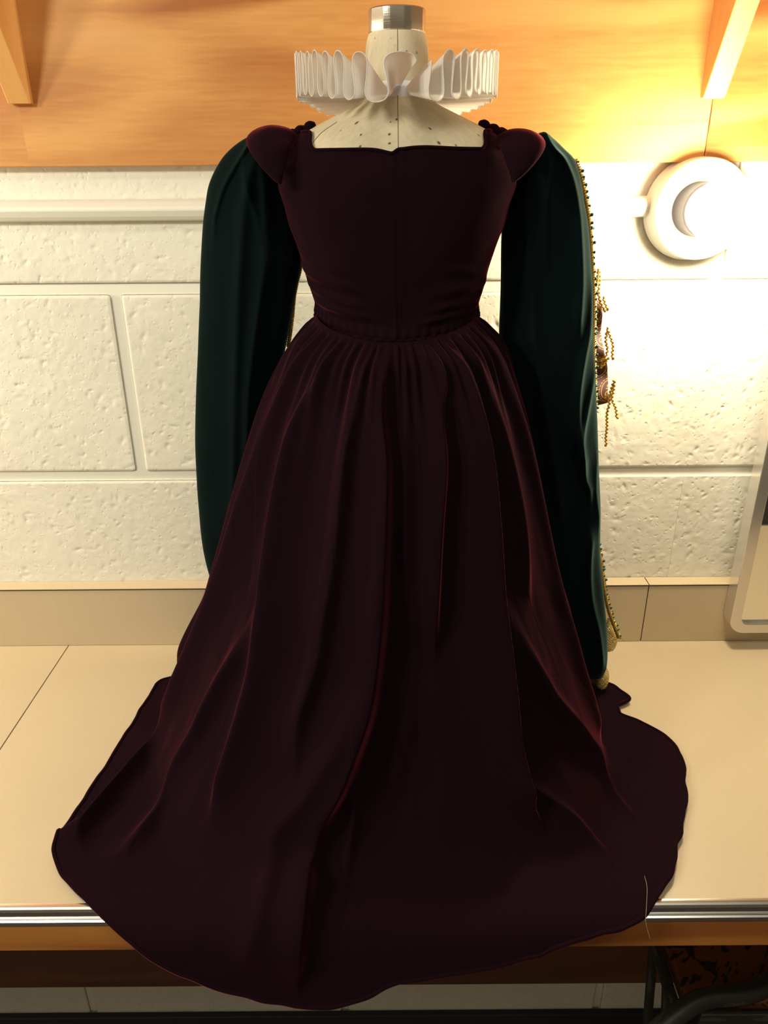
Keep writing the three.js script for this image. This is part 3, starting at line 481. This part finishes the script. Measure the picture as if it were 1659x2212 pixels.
// brocade hanging sleeve lining with crimped gold cords
const brocadeMap = (() => {
  const c = document.createElement('canvas'); c.width = 512; c.height = 1024; const g = c.getContext('2d'); g.fillStyle = '#4a2327'; g.fillRect(0, 0, 512, 1024);
  const R = rng(8); g.lineWidth = 7; g.lineCap = 'round'; g.strokeStyle = '#b98a56';
  const curl = (x, y, s, dir, rot) => { g.beginPath(); for (let i = 0; i <= 60; i++) { const t = i / 60 * 4.6, r = s * (1 - t / 5.4), px = x + Math.cos(rot + dir * t * 1.5) * r, py = y + Math.sin(rot + dir * t * 1.5) * r; i ? g.lineTo(px, py) : g.moveTo(px, py); } g.stroke(); };
  const paisley = (x, y, s) => { g.beginPath(); g.ellipse(x, y, s * .95, s * 1.35, .35, 0, 6.3); g.stroke(); g.setLineDash([8, 12]); g.beginPath(); g.ellipse(x, y, s * 1.18, s * 1.6, .35, 0, 6.3); g.stroke(); g.setLineDash([]); curl(x - s * .3, y - s * .3, s * .42, 1, 0); curl(x + s * .35, y + s * .3, s * .45, -1, 2); curl(x - s * .25, y + s * .65, s * .3, 1, 4); };
  for (let j = 0; j < 5; j++) for (let i = 0; i < 3; i++) paisley(90 + i * 170 + (j & 1) * 85, 90 + j * 215, 62);
  for (let k = 0; k < 26; k++) curl(R() * 512, R() * 1024, 18 + 14 * R(), R() < .5 ? 1 : -1, R() * 6);
  const t = new THREE.CanvasTexture(c); t.colorSpace = THREE.SRGBColorSpace; t.wrapS = t.wrapT = THREE.RepeatWrapping; return t;
})();
const brocade = new THREE.MeshPhysicalMaterial({ map: brocadeMap, roughness: .6, sheen: .4, sheenColor: new THREE.Color().setRGB(.5, .3, .15), transmission: .22, thickness: 0 });
{ const edge = [[.4400, .1858], [.4359, .1880], [.4240, .1930], [.4119, .1968], [.3955, .2002], [.3788, .2020], [.3660, .2050], [.3530, .2103], [.3399, .2123], [.3310, .2118], [.3220, .2140]];
  const rows = [], n = 22, m = 60;
  for (let j = 0; j <= m; j++) { const row = []; for (let i = 0; i < n; i++) { const u = i / (n - 1), yy = .44 - .118 * j / m, x1 = lerpRows(edge, yy, 1), x0 = .158 + .02 * (1 - (yy - .32) / .12), x = x0 + (x1 - x0) * u, skew = -.011 * (1 - u) * (j / m); row.push([x, yy + skew, .101 + .004 * Math.sin(yy * 150 + u * 3) - .006 * u]); } rows.push(row); }
  const back = rows.map(r => r.map(p => [p[0], p[1], p[2] - .0016]).reverse());
  const loop = rows.map((r, j) => [...r, ...back[j]]), panel = part(mesh('brocade_lining', inGown(sheet(loop, true)), brocade, sleeveR), 'brown paisley brocade lining hanging from the sleeve');
  const cord = (pts, wig = .0008) => { const cv = new THREE.CatmullRomCurve3(pts.map(p => V(p[0], p[1], p[2] ?? .1035)), false, 'centripetal'), L = cv.getLength(), n = Math.ceil(L / .0008), q = []; for (let i = 0; i <= n; i++) { const p = cv.getPointAt(i / n), u = i * .0008 / .0036 * 2 * Math.PI; q.push(V(p.x + wig * Math.sin(u), p.y, p.z + wig * Math.cos(u))); } return [inGown(tube(q, .00088, n * 2, 6)), inGown(new THREE.SphereGeometry(.0014, 8, 6).translate(...q[n].toArray()))]; };
  for (const c of [[[.1850, .4270, .112], [.1879, .4312, .108], [.1893, .4435], [.1911, .4359], [.1915, .4240], [.1947, .4139], [.1987, .4078]], [[.1960, .4199], [.1984, .4139], [.2015, .4086]], [[.2024, .3930], [.2062, .3850], [.2097, .3766], [.2099, .3690], [.2110, .3645]], [[.1994, .3626], [.2033, .3656], [.2051, .3724], [.2027, .3809], [.2026, .3892]], [[.2000, .3560], [.2035, .3600], [.2060, .3650]], [[.2119, .3310], [.2147, .3443], [.2150, .3355], [.2146, .3266], [.2191, .3175], [.2212, .3085]], [[.2067, .3275], [.2110, .3310], [.2125, .3221], [.2115, .3131], [.2128, .2993], [.2132, .2877], [.2144, .2810]]])
    part(mesh('cord', cord(c), goldThread, gown), 'crimped gold cord tie');
}
// ---------------------------------------------------------------- a stray hair on the train and the chair pushed under the counter
{ const h = mesh('stray_hair', tube([[.2039, .0125, .3657], [.2029, .0125, .3747], [.2009, .0120, .3818], [.1959, .0100, .3960], [.1950, .0051, .4000], [.1987, -.0085, .4040]], .00011, 60, 5), new THREE.MeshStandardMaterial({ color: new THREE.Color().setRGB(.55, .48, .42), roughness: .5 }));
  h.userData = { label: 'single pale hair lying across the right side of the train', category: 'hair' }; }
const chairMetal = new THREE.MeshPhysicalMaterial({ map: makeTexture(256, 256, (u, v) => { const k = fbm(N1, u * 8, v * 8, 8, 4), c = k > .58 ? .36 : .25; return [c, c * .93, c * .9]; }), metalness: .5, roughness: .5 });
const wornSeat = new THREE.MeshStandardMaterial({ map: makeTexture(512, 512, (u, v) => { const a = u * .72 + v * .7, b = v * .72 - u * .7, s = N2(a * 110, b * 30, 256, 256), t = fbm(N3, u * 18, v * 18, 18, 3), k = (s > .78 || t > .64) ? .28 : 1; return [.50 * k, .27 * k, .11 * k]; }), roughness: .7 });
{ const t = thing('metal_chair', 'worn steel chair with a scuffed brown seat pushed under the counter at the right', 'chair', [.52, -.81, .15]);
  const L = g => g.translate(-.52, .81, -.15);
  part(mesh('seat', L(metreUV(box(.345, .70, -.378, -.360, .035, .222, .006), .3)), wornSeat, t), 'scuffed brown seat');
  mesh('seat_rail', cappedTube([[.300, -.372, .252], [.330, -.358, .238], [.362, -.350, .226], [.420, -.348, .220], [.455, -.348, .205], [.500, -.346, .186], [.600, -.345, .190], [.700, -.348, .230]], .011, 80, 12).map(L), chairMetal, t);
  mesh('side_rail', cappedTube([[.338, -.366, .030], [.336, -.366, .120], [.333, -.366, .235]], .007, 30, 10).map(L), chairMetal, t);
  mesh('apron', L(new RoundedBoxGeometry(.34, .07, .006, 2, .002).translate(.53, -.400, .232)), chairMetal, t);
  for (const [a, b] of [[[.3475, -.372, .115], [.378, -.803, .125]], [[.352, -.372, .150], [.392, -.803, .180]], [[.690, -.372, .060], [.72, -.803, .06]], [[.690, -.372, .200], [.72, -.803, .21]]]) mesh('leg', cappedTube([a, [(a[0] + b[0]) / 2, (a[1] + b[1]) / 2, (a[2] + b[2]) / 2], b], .0062, 20, 12).map(L), chairMetal, t);
  mesh('cross_bar', cappedTube([[.368, -.66, .140], [.54, -.66, .130], [.708, -.66, .120]], .005, 20, 8).map(L), chairMetal, t);
}
renderer.render(scene, camera);
